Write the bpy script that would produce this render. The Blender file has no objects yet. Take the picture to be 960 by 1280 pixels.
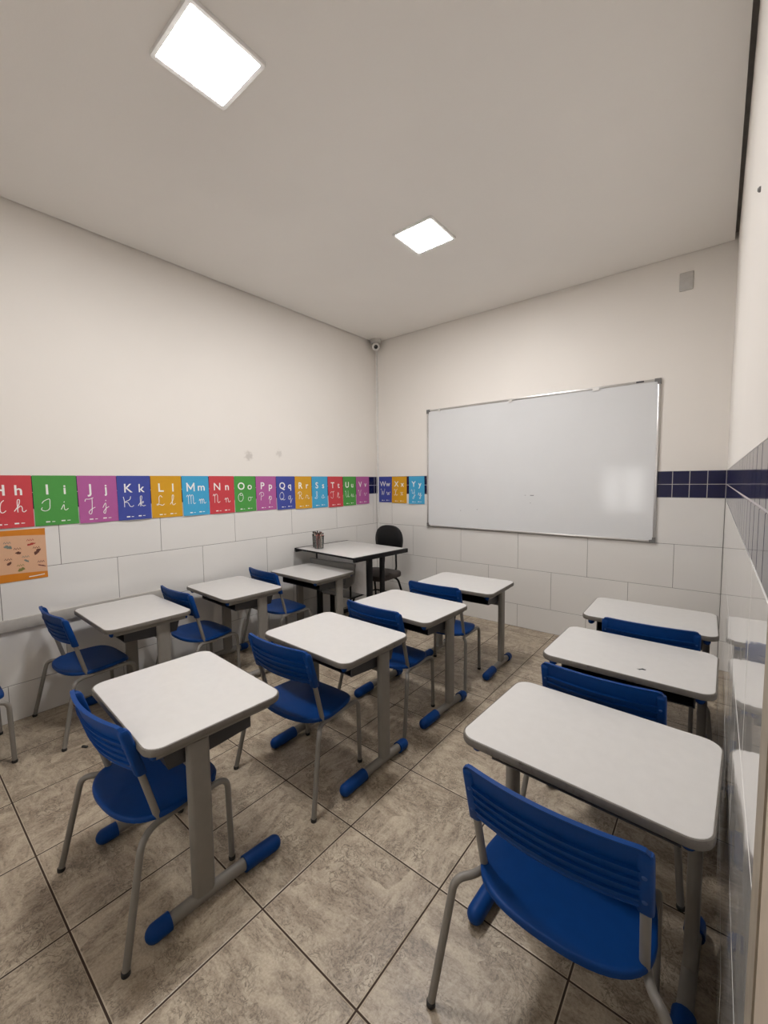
import bpy, bmesh, math, random
from mathutils import Vector, Matrix, Quaternion

random.seed(7)
COL = bpy.context.scene.collection
PI = math.pi

# ------------------------------------------------------------------ object helpers
def obj(name, bm, mats, parent=None, smooth=40):
    me = bpy.data.meshes.new(name)
    bmesh.ops.recalc_face_normals(bm, faces=bm.faces[:])
    bm.to_mesh(me); bm.free()
    for m in (mats if isinstance(mats, (list, tuple)) else [mats]):
        me.materials.append(m)
    if smooth:
        me.shade_smooth()
        me.set_sharp_from_angle(angle=math.radians(smooth))
    o = bpy.data.objects.new(name, me)
    COL.objects.link(o)
    if parent: o.parent = parent
    return o

def thing(name, label, cat, loc=(0, 0, 0), rz=0.0, group=None):
    o = bpy.data.objects.new(name, None)
    o.empty_display_size = 0.05
    COL.objects.link(o)
    o.location = loc; o.rotation_euler = (0, 0, rz)
    return tag(o, label, cat, group)

def tag(o, label, cat, group=None):
    o['label'] = label; o['category'] = cat
    if group: o['group'] = group
    return o

def struct(o):
    o['kind'] = 'structure'
    return o

def dup(root, loc, rz, label):
    r = root.copy(); COL.objects.link(r)
    r.location = loc; r.rotation_euler = (0, 0, rz); r['label'] = label
    for ch in list(root.children):
        c = ch.copy(); COL.objects.link(c); c.parent = r
        for g in list(ch.children):
            d = g.copy(); COL.objects.link(d); d.parent = c
    return r

# ------------------------------------------------------------------ mesh helpers
def box(bm, lo, hi, bev=0.0, seg=2, mi=0):
    n0 = len(bm.faces)
    ret = bmesh.ops.create_cube(bm, size=1.0)
    vs = ret['verts']
    for v in vs:
        v.co = Vector([lo[i] + (v.co[i] + .5) * (hi[i] - lo[i]) for i in range(3)])
    if bev > 0:
        es = list({e for v in vs for e in v.link_edges})
        bmesh.ops.bevel(bm, geom=es, offset=bev, segments=seg, affect='EDGES', profile=.5)
    bm.faces.ensure_lookup_table()
    for f in bm.faces[n0:]: f.material_index = mi

def quad(bm, pts, mi=0):
    f = bm.faces.new([bm.verts.new(p) for p in pts]); f.material_index = mi
    return f

def fillet(pts, r, seg=6):
    pts = [Vector(p) for p in pts]
    out = [pts[0]]
    for i in range(1, len(pts) - 1):
        a, b, c = pts[i - 1], pts[i], pts[i + 1]
        d1 = (a - b); d2 = (c - b)
        rr = r[i] if isinstance(r, dict) and i in r else (r if not isinstance(r, dict) else .02)
        t = min(rr, d1.length * .48, d2.length * .48)
        p1 = b + d1.normalized() * t; p2 = b + d2.normalized() * t
        for k in range(seg + 1):
            s = k / seg
            out.append(p1 * (1 - s) ** 2 + b * 2 * s * (1 - s) + p2 * s * s)
    out.append(pts[-1])
    return out

def tube(bm, pts, r, n=12, sy=1.0, ref=None, dome=False, mi=0):
    """sweep of an ellipse (r, r*sy) along pts; ref = direction of the r axis"""
    pts = [Vector(p) for p in pts]
    m = len(pts)
    tang = []
    for i in range(m):
        t = pts[min(i + 1, m - 1)] - pts[max(i - 1, 0)]
        tang.append(t.normalized())
    a = Vector(ref) if ref else (Vector((1, 0, 0)) if abs(tang[0].x) < .8 else Vector((0, 1, 0)))
    rings = []
    rad = r if callable(r) else (lambda s: r)
    ln = [0]
    for i in range(1, m): ln.append(ln[-1] + (pts[i] - pts[i - 1]).length)
    prev = None
    for i in range(m):
        t = tang[i]
        if prev is not None and ref is None: a = prev
        a = (a - t * a.dot(t)).normalized(); prev = a
        b = t.cross(a)
        rr = rad(ln[i] / ln[-1])
        rings.append([bm.verts.new(pts[i] + a * rr * math.cos(2 * PI * k / n) + b * rr * sy * math.sin(2 * PI * k / n)) for k in range(n)])
    for i in range(m - 1):
        for k in range(n):
            bm.faces.new((rings[i][k], rings[i][(k + 1) % n], rings[i + 1][(k + 1) % n], rings[i + 1][k])).material_index = mi
    for end in (0, -1):
        bm.faces.new(rings[end] if end else list(reversed(rings[end]))).material_index = mi

def capsule(bm, a, b, r, sy=1.0, ref=None, n=14, da=True, db=True):
    a = Vector(a); b = Vector(b); d = (b - a).normalized(); L = (b - a).length
    pts = []; rs = []
    def prof(end):
        return [(0, .02)] + [(r * (1 - math.cos(x)), math.sin(x)) for x in [PI / 10 * q for q in range(1, 6)]]
    if da:
        for off, k in prof(0): pts.append(a + d * off); rs.append(r * k)
    else: pts.append(a); rs.append(r)
    if db:
        for off, k in reversed(prof(1)): pts.append(b - d * off); rs.append(r * k)
    else: pts.append(b); rs.append(r)
    ref = Vector(ref) if ref else (Vector((1, 0, 0)) if abs(d.x) < .8 else Vector((0, 1, 0)))
    ax = (ref - d * ref.dot(d)).normalized(); ay = d.cross(ax)
    rings = [[bm.verts.new(p + ax * q * math.cos(2 * PI * k / n) + ay * q * sy * math.sin(2 * PI * k / n)) for k in range(n)] for p, q in zip(pts, rs)]
    for i in range(len(rings) - 1):
        for k in range(n):
            bm.faces.new((rings[i][k], rings[i][(k + 1) % n], rings[i + 1][(k + 1) % n], rings[i + 1][k]))
    bm.faces.new(list(reversed(rings[0]))); bm.faces.new(rings[-1])

def rr_outline(hx, hy, r, seg=8):
    out = []
    for cx, cy, a0 in ((hx - r, hy - r, 0), (-hx + r, hy - r, PI / 2), (-hx + r, -hy + r, PI), (hx - r, -hy + r, 1.5 * PI)):
        for k in range(seg + 1):
            a = a0 + PI / 2 * k / seg
            out.append((cx + r * math.cos(a), cy + r * math.sin(a)))
    return out

def loft(bm, rings, cap0=True, cap1=True, mi=0):
    vr = [[bm.verts.new(p) for p in ring] for ring in rings]
    n = len(vr[0])
    for i in range(len(vr) - 1):
        for k in range(n):
            bm.faces.new((vr[i][k], vr[i][(k + 1) % n], vr[i + 1][(k + 1) % n], vr[i + 1][k])).material_index = mi
    if cap0: bm.faces.new(list(reversed(vr[0]))).material_index = mi
    if cap1: bm.faces.new(vr[-1]).material_index = mi

def lathe(bm, prof, n=24, M=None, mi=0):
    """prof: (r, z) list, closed with caps"""
    M = M or Matrix()
    loft(bm, [[M @ Vector((max(r, 1e-4) * math.cos(2 * PI * k / n), max(r, 1e-4) * math.sin(2 * PI * k / n), z)) for k in range(n)] for r, z in prof], mi=mi)

def shell(bm, F, B, mi=0):
    """closed shell from a front grid and a back grid of equal size"""
    R, C = len(F), len(F[0])
    f = [[bm.verts.new(p) for p in row] for row in F]
    b = [[bm.verts.new(p) for p in row] for row in B]
    for i in range(R - 1):
        for j in range(C - 1):
            bm.faces.new((f[i][j], f[i][j + 1], f[i + 1][j + 1], f[i + 1][j])).material_index = mi
            bm.faces.new((b[i][j + 1], b[i][j], b[i + 1][j], b[i + 1][j + 1])).material_index = mi
    for i in range(R - 1):
        bm.faces.new((f[i + 1][0], b[i + 1][0], b[i][0], f[i][0])).material_index = mi
        bm.faces.new((f[i][C - 1], b[i][C - 1], b[i + 1][C - 1], f[i + 1][C - 1])).material_index = mi
    for j in range(C - 1):
        bm.faces.new((f[0][j], b[0][j], b[0][j + 1], f[0][j + 1])).material_index = mi
        bm.faces.new((f[R - 1][j + 1], b[R - 1][j + 1], b[R - 1][j], f[R - 1][j])).material_index = mi

# ------------------------------------------------------------------ materials
def srgb(r, g, b):
    f = lambda c: (c / 255 / 12.92) if c <= 10 else ((c / 255 + .055) / 1.055) ** 2.4
    return (f(r), f(g), f(b), 1)

class NT:
    def __init__(s, name):
        s.m = bpy.data.materials.new(name); s.m.use_nodes = True
        s.t = s.m.node_tree; s.b = s.t.nodes['Principled BSDF']
    def n(s, kind, **kw):
        nd = s.t.nodes.new(kind)
        for k, v in kw.items(): setattr(nd, k, v)
        return nd
    def l(s, a, b): s.t.links.new(a, b)
    def math(s, op, a, b=None, c=None):
        nd = s.n('ShaderNodeMath', operation=op)
        for i, v in enumerate((a, b, c)):
            if v is None: continue
            if isinstance(v, (int, float)): nd.inputs[i].default_value = v
            else: s.l(v, nd.inputs[i])
        return nd.outputs[0]
    def ramp(s, fac, stops):
        nd = s.n('ShaderNodeValToRGB'); e = nd.color_ramp.elements
        while len(e) < len(stops): e.new(.5)
        for q, (p, c) in zip(e, stops): q.position = p; q.color = c
        s.l(fac, nd.inputs[0]); return nd.outputs[0]
    def mix(s, fac, a, b, blend='MIX'):
        nd = s.n('ShaderNodeMix', data_type='RGBA', blend_type=blend)
        for idx, v in ((0, fac), (6, a), (7, b)):
            if isinstance(v, (int, float)): nd.inputs[idx].default_value = v
            elif isinstance(v, tuple): nd.inputs[idx].default_value = v
            else: s.l(v, nd.inputs[idx])
        return nd.outputs[2]
    def noise(s, vec, scale, detail=3, rough=.55, dist=0.0):
        nd = s.n('ShaderNodeTexNoise'); nd.inputs['Scale'].default_value = scale
        nd.inputs['Detail'].default_value = detail; nd.inputs['Roughness'].default_value = rough
        nd.inputs['Distortion'].default_value = dist
        if vec is not None: s.l(vec, nd.inputs['Vector'])
        return nd.outputs['Fac']
    def bump(s, h, strength, dist):
        nd = s.n('ShaderNodeBump'); nd.inputs['Strength'].default_value = strength; nd.inputs['Distance'].default_value = dist
        s.l(h, nd.inputs['Height']); s.l(nd.outputs[0], s.b.inputs['Normal'])
    @property
    def pos(s): return s.n('ShaderNodeTexCoord').outputs['Object']

def plain(name, col, rough=.5, metal=0.0, var=.06, scale=30, bump=0.0, bscale=200, spec=.5, coat=0.0):
    t = NT(name); b = t.b
    b.inputs['Roughness'].default_value = rough; b.inputs['Metallic'].default_value = metal
    b.inputs['Specular IOR Level'].default_value = spec
    if coat: b.inputs['Coat Weight'].default_value = coat; b.inputs['Coat Roughness'].default_value = .08
    p = t.pos
    f = t.noise(p, scale, 4)
    dk = tuple(c * (1 - var) for c in col[:3]) + (1,); lt = tuple(min(1, c * (1 + var)) for c in col[:3]) + (1,)
    t.l(t.ramp(f, [(.3, dk), (.7, lt)]), b.inputs['Base Color'])
    if bump: t.bump(t.noise(p, bscale, 2), bump, .001)
    return t.m

def floor_mat():
    t = NT('stone_look_floor_tile'); b = t.b
    P = t.pos
    sx = t.n('ShaderNodeSeparateXYZ'); t.l(P, sx.inputs[0])
    u = t.math('DIVIDE', t.math('SUBTRACT', sx.outputs[0], 2.0135), .4052)
    v = t.math('DIVIDE', t.math('ADD', sx.outputs[1], 2.9805), .4052)
    fu, fv = t.math('FRACT', u), t.math('FRACT', v)
    du = t.math('MINIMUM', fu, t.math('SUBTRACT', 1, fu)); dv = t.math('MINIMUM', fv, t.math('SUBTRACT', 1, fv))
    dist = t.math('MULTIPLY', t.math('MINIMUM', du, dv), .4052)
    cell = t.n('ShaderNodeCombineXYZ'); t.l(t.math('FLOOR', u), cell.inputs[0]); t.l(t.math('FLOOR', v), cell.inputs[1])
    wn = t.n('ShaderNodeTexWhiteNoise', noise_dimensions='3D'); t.l(cell.outputs[0], wn.inputs['Vector'])
    off = t.n('ShaderNodeVectorMath', operation='MULTIPLY_ADD'); t.l(wn.outputs['Color'], off.inputs[0]); off.inputs[1].default_value = (7, 7, 7); t.l(P, off.inputs[2])
    # slate-like print: patches whose grain turns by a quarter, inside every tile
    wob = t.n('ShaderNodeTexNoise'); wob.inputs['Scale'].default_value = 9; wob.inputs['Detail'].default_value = 4; t.l(off.outputs[0], wob.inputs['Vector'])
    wv = t.n('ShaderNodeVectorMath', operation='MULTIPLY_ADD'); t.l(wob.outputs['Color'], wv.inputs[0]); wv.inputs[1].default_value = (.09, .09, .09); t.l(off.outputs[0], wv.inputs[2])
    vor = t.n('ShaderNodeTexVoronoi', distance='CHEBYCHEV'); vor.inputs['Scale'].default_value = 4.2; vor.inputs['Randomness'].default_value = .75
    t.l(wv.outputs[0], vor.inputs['Vector'])
    sc = t.n('ShaderNodeSeparateColor'); t.l(vor.outputs['Color'], sc.inputs[0])
    ang = t.math('MULTIPLY_ADD', t.math('ROUND', sc.outputs[0]), PI / 2, t.math('MULTIPLY_ADD', sc.outputs[1], .35, -.17))
    rot = t.n('ShaderNodeVectorRotate', rotation_type='Z_AXIS'); t.l(off.outputs[0], rot.inputs['Vector']); t.l(ang, rot.inputs['Angle'])
    mp = t.n('ShaderNodeMapping'); mp.inputs['Scale'].default_value = (1, 2.6, 1); t.l(rot.outputs[0], mp.inputs[0])
    n1 = t.noise(mp.outputs[0], 7, 8, .62, .5)
    n2 = t.noise(mp.outputs[0], 30, 7, .75, .9)
    n3 = t.noise(off.outputs[0], 1.9, 2)
    n4 = t.noise(off.outputs[0], 150, 3, .7)
    base = t.ramp(n1, [(.32, srgb(108, 94, 79)), (.43, srgb(148, 133, 115)), (.53, srgb(176, 162, 142)), (.68, srgb(204, 191, 169))])
    gate = t.ramp(n1, [(.42, (1, 1, 1, 1)), (.60, (.15, .15, .15, 1))])
    fleck = t.ramp(n2, [(.42, (1, 1, 1, 1)), (.485, (0, 0, 0, 1))])
    c = t.mix(t.math('MULTIPLY', t.math('MULTIPLY', fleck, gate), .95), base, srgb(68, 53, 40))
    n2b = t.noise(off.outputs[0], 30, 5, .75, .6)
    pale = t.ramp(n2b, [(.54, (0, 0, 0, 1)), (.66, (1, 1, 1, 1))])
    c = t.mix(t.math('MULTIPLY', pale, .5), c, srgb(206, 194, 174))
    curl = t.ramp(t.noise(off.outputs[0], 21, 3, .6, 2.2), [(.455, (0, 0, 0, 1)), (.485, (1, 1, 1, 1)), (.505, (1, 1, 1, 1)), (.535, (0, 0, 0, 1))])
    cg = t.ramp(t.noise(off.outputs[0], 6, 3), [(.50, (0, 0, 0, 1)), (.57, (1, 1, 1, 1))])
    c = t.mix(t.math('MULTIPLY', t.math('MULTIPLY', curl, cg), .95), c, srgb(62, 47, 35))
    c = t.mix(.28, c, t.ramp(n4, [(.35, srgb(92, 78, 64)), (.65, srgb(210, 198, 178))]))
    c = t.mix(.25, c, t.ramp(n3, [(.3, srgb(124, 107, 90)), (.7, srgb(178, 164, 142))]))
    gm = t.ramp(t.math('DIVIDE', dist, .01), [(.24, (1, 1, 1, 1)), (.31, (0, 0, 0, 1))])
    rim = t.ramp(t.math('DIVIDE', dist, .01), [(.42, (1, 1, 1, 1)), (.58, (0, 0, 0, 1))])  # highlight on the tile edges, painted as a pale line beside the grout
    c = t.mix(t.math('MULTIPLY', rim, .5), c, srgb(206, 194, 172))
    c = t.mix(gm, c, srgb(58, 42, 31))
    t.l(c, b.inputs['Base Color'])
    rg = t.math('MULTIPLY_ADD', gm, .45, t.math('MULTIPLY_ADD', n1, .2, .3))
    t.l(rg, b.inputs['Roughness'])
    hh = t.math('ADD', t.math('MULTIPLY', t.ramp(t.math('DIVIDE', dist, .01), [(.22, (0, 0, 0, 1)), (.65, (1, 1, 1, 1))]), 2.0), t.math('MULTIPLY', n2, .25))
    t.bump(hh, .55, .0012)
    return t.m

def paint_mat(name, col, smudges=()):
    t = NT(name); b = t.b; P = t.pos
    b.inputs['Roughness'].default_value = .55; b.inputs['Specular IOR Level'].default_value = .35
    f = t.noise(P, 1.3, 3)
    c = t.ramp(f, [(.3, tuple(x * .965 for x in col[:3]) + (1,)), (.7, col)])
    for (x, y, z), r, amt in smudges:
        d = t.n('ShaderNodeVectorMath', operation='DISTANCE'); t.l(P, d.inputs[0]); d.inputs[1].default_value = (x, y, z)
        k = t.math('ADD', d.outputs['Value'], t.math('MULTIPLY_ADD', t.noise(P, 35, 3), r * 1.6, -r * .8))
        m = t.ramp(t.math('DIVIDE', k, r), [(.45, (amt, amt, amt, 1)), (.9, (0, 0, 0, 1))])
        c = t.mix(m, c, srgb(140, 132, 122))
    t.l(c, b.inputs['Base Color'])
    t.bump(t.math('ADD', t.noise(P, 90, 3), t.math('MULTIPLY', t.noise(P, 4, 2), 3)), .12, .002)
    return t.m

def tile_mat(name, col, rough=.08, wave=.15, coat=.3):
    t = NT(name); b = t.b; P = t.pos
    b.inputs['Roughness'].default_value = rough
    b.inputs['Coat Weight'].default_value = coat; b.inputs['Coat Roughness'].default_value = .04
    f = t.noise(P, 2.5, 2)
    t.l(t.ramp(f, [(.3, tuple(x * .97 for x in col[:3]) + (1,)), (.7, col)]), b.inputs['Base Color'])
    t.bump(t.noise(P, 5, 1), wave, .004)
    return t.m

def emit_mat(name, col, s):
    t = NT(name); b = t.b
    b.inputs['Base Color'].default_value = (.8, .8, .8, 1)
    b.inputs['Emission Color'].default_value = col; b.inputs['Emission Strength'].default_value = s
    return t.m

def clear_mat(name, tint=(1, 1, 1, 1), refl=.08):
    t = NT(name); nt = t.t; nt.nodes.remove(t.b)
    o = nt.nodes['Material Output']
    tr = t.n('ShaderNodeBsdfTransparent'); tr.inputs[0].default_value = tint
    gl = t.n('ShaderNodeBsdfGlossy'); gl.inputs['Roughness'].default_value = .03
    fr = t.n('ShaderNodeFresnel'); fr.inputs[0].default_value = 1.45
    mx = t.n('ShaderNodeMixShader'); t.l(t.math('ADD', fr.outputs[0], refl - .04), mx.inputs[0]); t.l(tr.outputs[0], mx.inputs[1]); t.l(gl.outputs[0], mx.inputs[2])
    t.l(mx.outputs[0], o.inputs[0])
    return t.m

def worn_edge_mat():
    t = NT('grey_edge_band'); b = t.b; P = t.pos
    b.inputs['Roughness'].default_value = .5
    f = t.noise(P, 38, 5, .7)
    t.l(t.ramp(f, [(.30, srgb(74, 64, 54)), (.40, srgb(103, 98, 91)), (.75, srgb(114, 109, 102))]), b.inputs['Base Color'])
    return t.m

M = dict(
    floor=floor_mat(),
    paint=paint_mat('white_wall_paint', (.80, .765, .72, 1), [((0, -1.663, 1.576), .05, .35), ((0, -1.352, 1.61), .04, .25)]),
    ceil=paint_mat('ceiling_paint', (.86, .835, .80, 1)),
    dark=plain('shadow_gap', (.35, .33, .31, 1), .8),
    tile=tile_mat('white_wall_tile', (.74, .725, .70, 1), .07, .10),
    tile_r=tile_mat('white_wall_tile_uneven', (.74, .725, .70, 1), .06, .5),
    blue=tile_mat('navy_wall_tile', (.004, .006, .048, 1), .09, .08, 0.0),
    grout=plain('dark_grout', (.13, .12, .115, 1), .9),
    groutl=plain('pale_grout', (.50, .48, .48, 1), .9),
    lam=plain('white_laminate', (.57, .56, .545, 1), .32, var=.02, bump=.04, bscale=500),
    edge=worn_edge_mat(),
    steel=plain('grey_painted_steel', srgb(124, 120, 114), .42, var=.05, scale=20),
    bluep=plain('blue_polypropylene', (.0012, .039, .180, 1), .48, var=.05, spec=.18, bump=.06, bscale=900),
    tray=plain('charcoal_plastic', (.035, .035, .038, 1), .45),
    rubber=plain('dark_rubber', (.02, .02, .02, 1), .7),
    rivet=plain('dull_rivet', (.012, .06, .22, 1), .4),
    black=plain('black_painted_steel', (.006, .006, .007, 1), .45, spec=.2),
    vinyl=plain('black_vinyl', (.006, .006, .007, 1), .38, spec=.3, bump=.1, bscale=300),
    fabric=plain('dark_brown_fabric', (.055, .045, .042, 1), .9, var=.2, scale=200),
    panel=plain('pale_grey_panel', (.60, .59, .585, 1), .5),
    gshell=plain('grey_moulded_plastic', (.24, .235, .225, 1), .45),
    alu=plain('brushed_aluminium', (.62, .61, .60, 1), .28, metal=.9, var=.05, scale=60),
    board=plain('whiteboard_enamel', (.68, .69, .70, 1), .11, var=.015, scale=3),
    capg=plain('grey_corner_plastic', (.16, .155, .15, 1), .5),
    ink=plain('dry_marker_trace', (.06, .06, .07, 1), .7),
    white=plain('white_plastic', (.74, .73, .71, 1), .35),
    plate=plain('grey_blank_plate', (.50, .485, .46, 1), .5),
    lens=plain('camera_lens', (.005, .005, .006, 1), .1),
    print_=plain('white_print', (.82, .82, .80, 1), .6),
    trimA=plain('taupe_board', srgb(150, 140, 124), .6, var=.12, scale=25),
    trimB=plain('beige_board', srgb(186, 172, 154), .6, var=.06),
    light=emit_mat('led_diffuser', (1, .975, .965, 1), 100),
    lframe=plain('white_light_frame', (.75, .74, .72, 1), .4),
    glass=clear_mat('window_glass', (1, 1, 1, 1), .05),
    clear=clear_mat('clear_plastic', (.88, .90, .88, 1), .10),
    wframe=plain('white_window_frame', (.7, .7, .7, 1), .4),
)
PAPER = {
    'red': srgb(196, 62, 70), 'green': srgb(72, 150, 66), 'mag': srgb(172, 88, 150), 'blue': srgb(56, 70, 152),
    'ochre': srgb(206, 152, 22), 'cyan': srgb(62, 160, 204), 'orange': srgb(204, 124, 28), 'pink': srgb(212, 168, 136)}
PM = {k: plain('paper_' + k, c, .38, var=.02) for k, c in PAPER.items()}
for k, c in dict(pred=(160, 50, 40), pteal=(110, 120, 112), pbrown=(90, 52, 40), pgreen=(120, 118, 60), pmaroon=(92, 26, 34)).items():
    PM[k] = plain('ink_' + k[1:], srgb(*c), .5)

# ------------------------------------------------------------------ room
YF = -4.25                      # wall behind the viewer
HC = 2.907
WX = lambda y: 3.121 + .0060 * (-y)
ROWS = [0.0, .2118, .5444, .8695, 1.2116]
B0, B1 = 1.2116, 1.4054

def tile_box(bm, fn, u0, u1, z0, z1, mi, ch=.0012, n0=-.006, tilt=0.0):
    """a chamfered tile; fn(u, z, n) -> world"""
    a, b_ = (random.uniform(-tilt, tilt), random.uniform(-tilt, tilt))
    uc, zc = (u0 + u1) / 2, (z0 + z1) / 2
    def P(u, z, n): return fn(u, z, n + a * (u - uc) + b_ * (z - zc))
    o = [P(u0, z0, n0), P(u1, z0, n0), P(u1, z1, n0), P(u0, z1, n0)]
    m = [P(u0, z0, -ch), P(u1, z0, -ch), P(u1, z1, -ch), P(u0, z1, -ch)]
    t = [P(u0 + ch, z0 + ch, 0), P(u1 - ch, z0 + ch, 0), P(u1 - ch, z1 - ch, 0), P(u0 + ch, z1 - ch, 0)]
    vo, vm, vt = [[bm.verts.new(p) for p in q] for q in (o, m, t)]
    for A, B in ((vo, vm), (vm, vt)):
        for k in range(4):
            bm.faces.new((A[k], A[(k + 1) % 4], B[(k + 1) % 4], B[k])).material_index = mi
    bm.faces.new(vt).material_index = mi

def slab(bm, fn, u0, u1, z0, z1, n0, n1, mi):
    ps = [fn(u, z, n) for n in (n0, n1) for (u, z) in ((u0, z0), (u1, z0), (u1, z1), (u0, z1))]
    v = [bm.verts.new(p) for p in ps]
    for q in ((3, 2, 1, 0), (4, 5, 6, 7), (0, 1, 5, 4), (1, 2, 6, 5), (2, 3, 7, 6), (3, 0, 4, 7)):
        bm.faces.new([v[i] for i in q]).material_index = mi

def tiled_wall(name, fn, u0, u1, joints, band0, bpitch, tilt, tm, rowmax_u=None):
    """materials: 0 paint 1 dark grout 2 white tile 3 pale grout 4 navy tile"""
    bm = bmesh.new()
    s0, s1 = (u0 - (.05 if u0 == 0 else 0)), u1 + .05     # cores run past the corners
    slab(bm, fn, s0, s1, B1, 3.0, -.12, -.001, 0)
    slab(bm, fn, s0, s1, 0, B0, -.12, -.0022, 1)
    slab(bm, fn, s0, s1, B0, B1, -.12, -.0018, 3)
    g = .0013
    for r in range(4):
        off = joints[r]; p = .5835
        k0 = math.floor((u0 - off) / p)
        u = off + k0 * p
        while u < u1:
            a, b_ = max(u, u0), min(u + p, u1)
            if b_ - a > .01:
                tile_box(bm, fn, a + g, b_ - g, ROWS[r] + g, ROWS[r + 1] - g, 2, tilt=tilt)
            u += p
    k0 = math.floor((u0 - band0) / bpitch); u = band0 + k0 * bpitch
    zm = (B0 + B1) / 2; g = .0022
    while u < u1:
        a, b_ = max(u, u0), min(u + bpitch, u1)
        if b_ - a > .008:
            for (z0, z1) in ((B0, zm), (zm, B1)):
                tile_box(bm, fn, a + g, b_ - g, z0 + g, z1 - g, 4, tilt=tilt)
        u += bpitch
    return struct(obj(name, bm, [M['paint'], M['grout'], tm, M['groutl'], M['blue']], smooth=0))

fnL = lambda u, z, n: Vector((n, u, z))
fnB = lambda u, z, n: Vector((u, -n, z))
fnR = lambda u, z, n: Vector((WX(u) - n, u, z))
tiled_wall('wall_left', fnL, YF, 0, [-.345, -.647, -.345, -.647], -.033, .0985, .0006, M['tile'])
tiled_wall('wall_back', fnB, 0, 3.121, [.51, .807, .51, .807 - .5835], 3.121, .1012, .0006, M['tile'])
tiled_wall('wall_right', fnR, YF, 0, [-.20, -.45, -.20, -.45], -.002, .0985, .0012, M['tile_r'])

# wall behind the viewer, with a window opening that lets the daylight in
bm = bmesh.new()
wx0, wx1, wz0, wz1 = 1.50, 2.16, .79, 1.56
for lo, hi in (((-.12, YF - .12, 0), (wx0, YF, 3.02)), ((wx1, YF - .12, 0), (3.3, YF, 3.02)),
               ((wx0, YF - .12, 0), (wx1, YF, wz0)), ((wx0, YF - .12, wz1), (wx1, YF, 3.02))):
    box(bm, lo, hi)
struct(obj('wall_front', bm, M['paint'], smooth=0))
bm = bmesh.new()
t_ = .035
box(bm, (wx0, YF - .09, wz0), (wx0 + t_, YF - .03, wz1), .004)
box(bm, (wx1 - t_, YF - .09, wz0), (wx1, YF - .03, wz1), .004)
box(bm, (wx0 + t_, YF - .09, wz0), (wx1 - t_, YF - .03, wz0 + t_), .004)
box(bm, (wx0 + t_, YF - .09, wz1 - t_), (wx1 - t_, YF - .03, wz1), .004)
box(bm, (1.750, YF - .085, wz0 + t_), (1.812, YF - .035, wz1 - t_), .004)
w1 = struct(obj('window_1', bm, M['wframe']))
bm = bmesh.new(); box(bm, (wx0 + t_, YF - .063, wz0 + t_), (wx1 - t_, YF - .059, wz1 - t_))
struct(obj('pane', bm, M['glass'], w1, smooth=0))

bm = bmesh.new()
box(bm, (-.12, YF - .12, -.06), (3.3, .12, 0))
struct(obj('floor', bm, M['floor'], smooth=0))
bm = bmesh.new()
# plasterboard sheet, stopping short of the walls (shadow gap)
lowz, upz = HC, HC + .012
o = [(.013, YF), (WX(YF) - .018, YF), (WX(-.009) - .018, -.009), (.013, -.009)]
loft(bm, [[Vector((x, y, lowz)) for x, y in o], [Vector((x, y, upz)) for x, y in o]], mi=0)
box(bm, (-.12, YF - .12, 2.955), (3.3, .12, 3.02), mi=1)  # dark slab added above the sheet to block light over the gap
struct(obj('ceiling', bm, [M['ceil'], M['dark']], smooth=0))

# boards that end the tiling on the right wall, next to the viewer
bm = bmesh.new()
def fnR2(u, z, n): return fnR(u, z, n)
slab(bm, fnR2, -3.175, -3.112, 0, 1.222, -.004, .0045, 0)
struct(obj('trim_1', bm, M['trimA'], smooth=0))
bm = bmesh.new()
slab(bm, fnR2, -4.25, -3.179, 0, 1.222, -.004, .0030, 0)
struct(obj('trim_2', bm, M['trimB'], smooth=0))
# chair rail on the left wall
bm = bmesh.new(); box(bm, (.0002, YF, .530), (.020, -2.41, .596), .003)
struct(obj('trim_3', bm, plain('grey_rail', srgb(176, 172, 166), .5)))

# ------------------------------------------------------------------ ceiling lights
def ceiling_light(x, y, label):
    t = thing('ceiling_light', label, 'ceiling light', (x, y, HC), 0, 'square ceiling light panels')
    bm = bmesh.new()
    h, w = .148, .017
    for z in (0,):
        outer = rr_outline(h, h, .012, 4); inner = rr_outline(h - w, h - w, .004, 4)
        rings = [[Vector((a, b, 0)) for a, b in outer], [Vector((a, b, -.008)) for a, b in outer],
                 [Vector((a * .985, b * .985, -.012)) for a, b in outer], [Vector((a, b, -.010)) for a, b in inner], [Vector((a, b, -.002)) for a, b in inner]]
        loft(bm, rings, cap0=True, cap1=False)
    obj('frame', bm, M['lframe'], t)
    bm = bmesh.new()
    ins = rr_outline(h - w - .0005, h - w - .0005, .004, 4)
    loft(bm, [[Vector((a, b, -.004)) for a, b in ins], [Vector((a, b, -.008)) for a, b in ins]])
    obj('diffuser', bm, M['light'], t, smooth=0)
    return t
ceiling_light(1.572, -2.799, 'large bright square LED panel on the ceiling, over the middle desks')
ceiling_light(1.566, -1.362, 'smaller-looking bright square LED panel on the ceiling, nearer the whiteboard')

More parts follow.
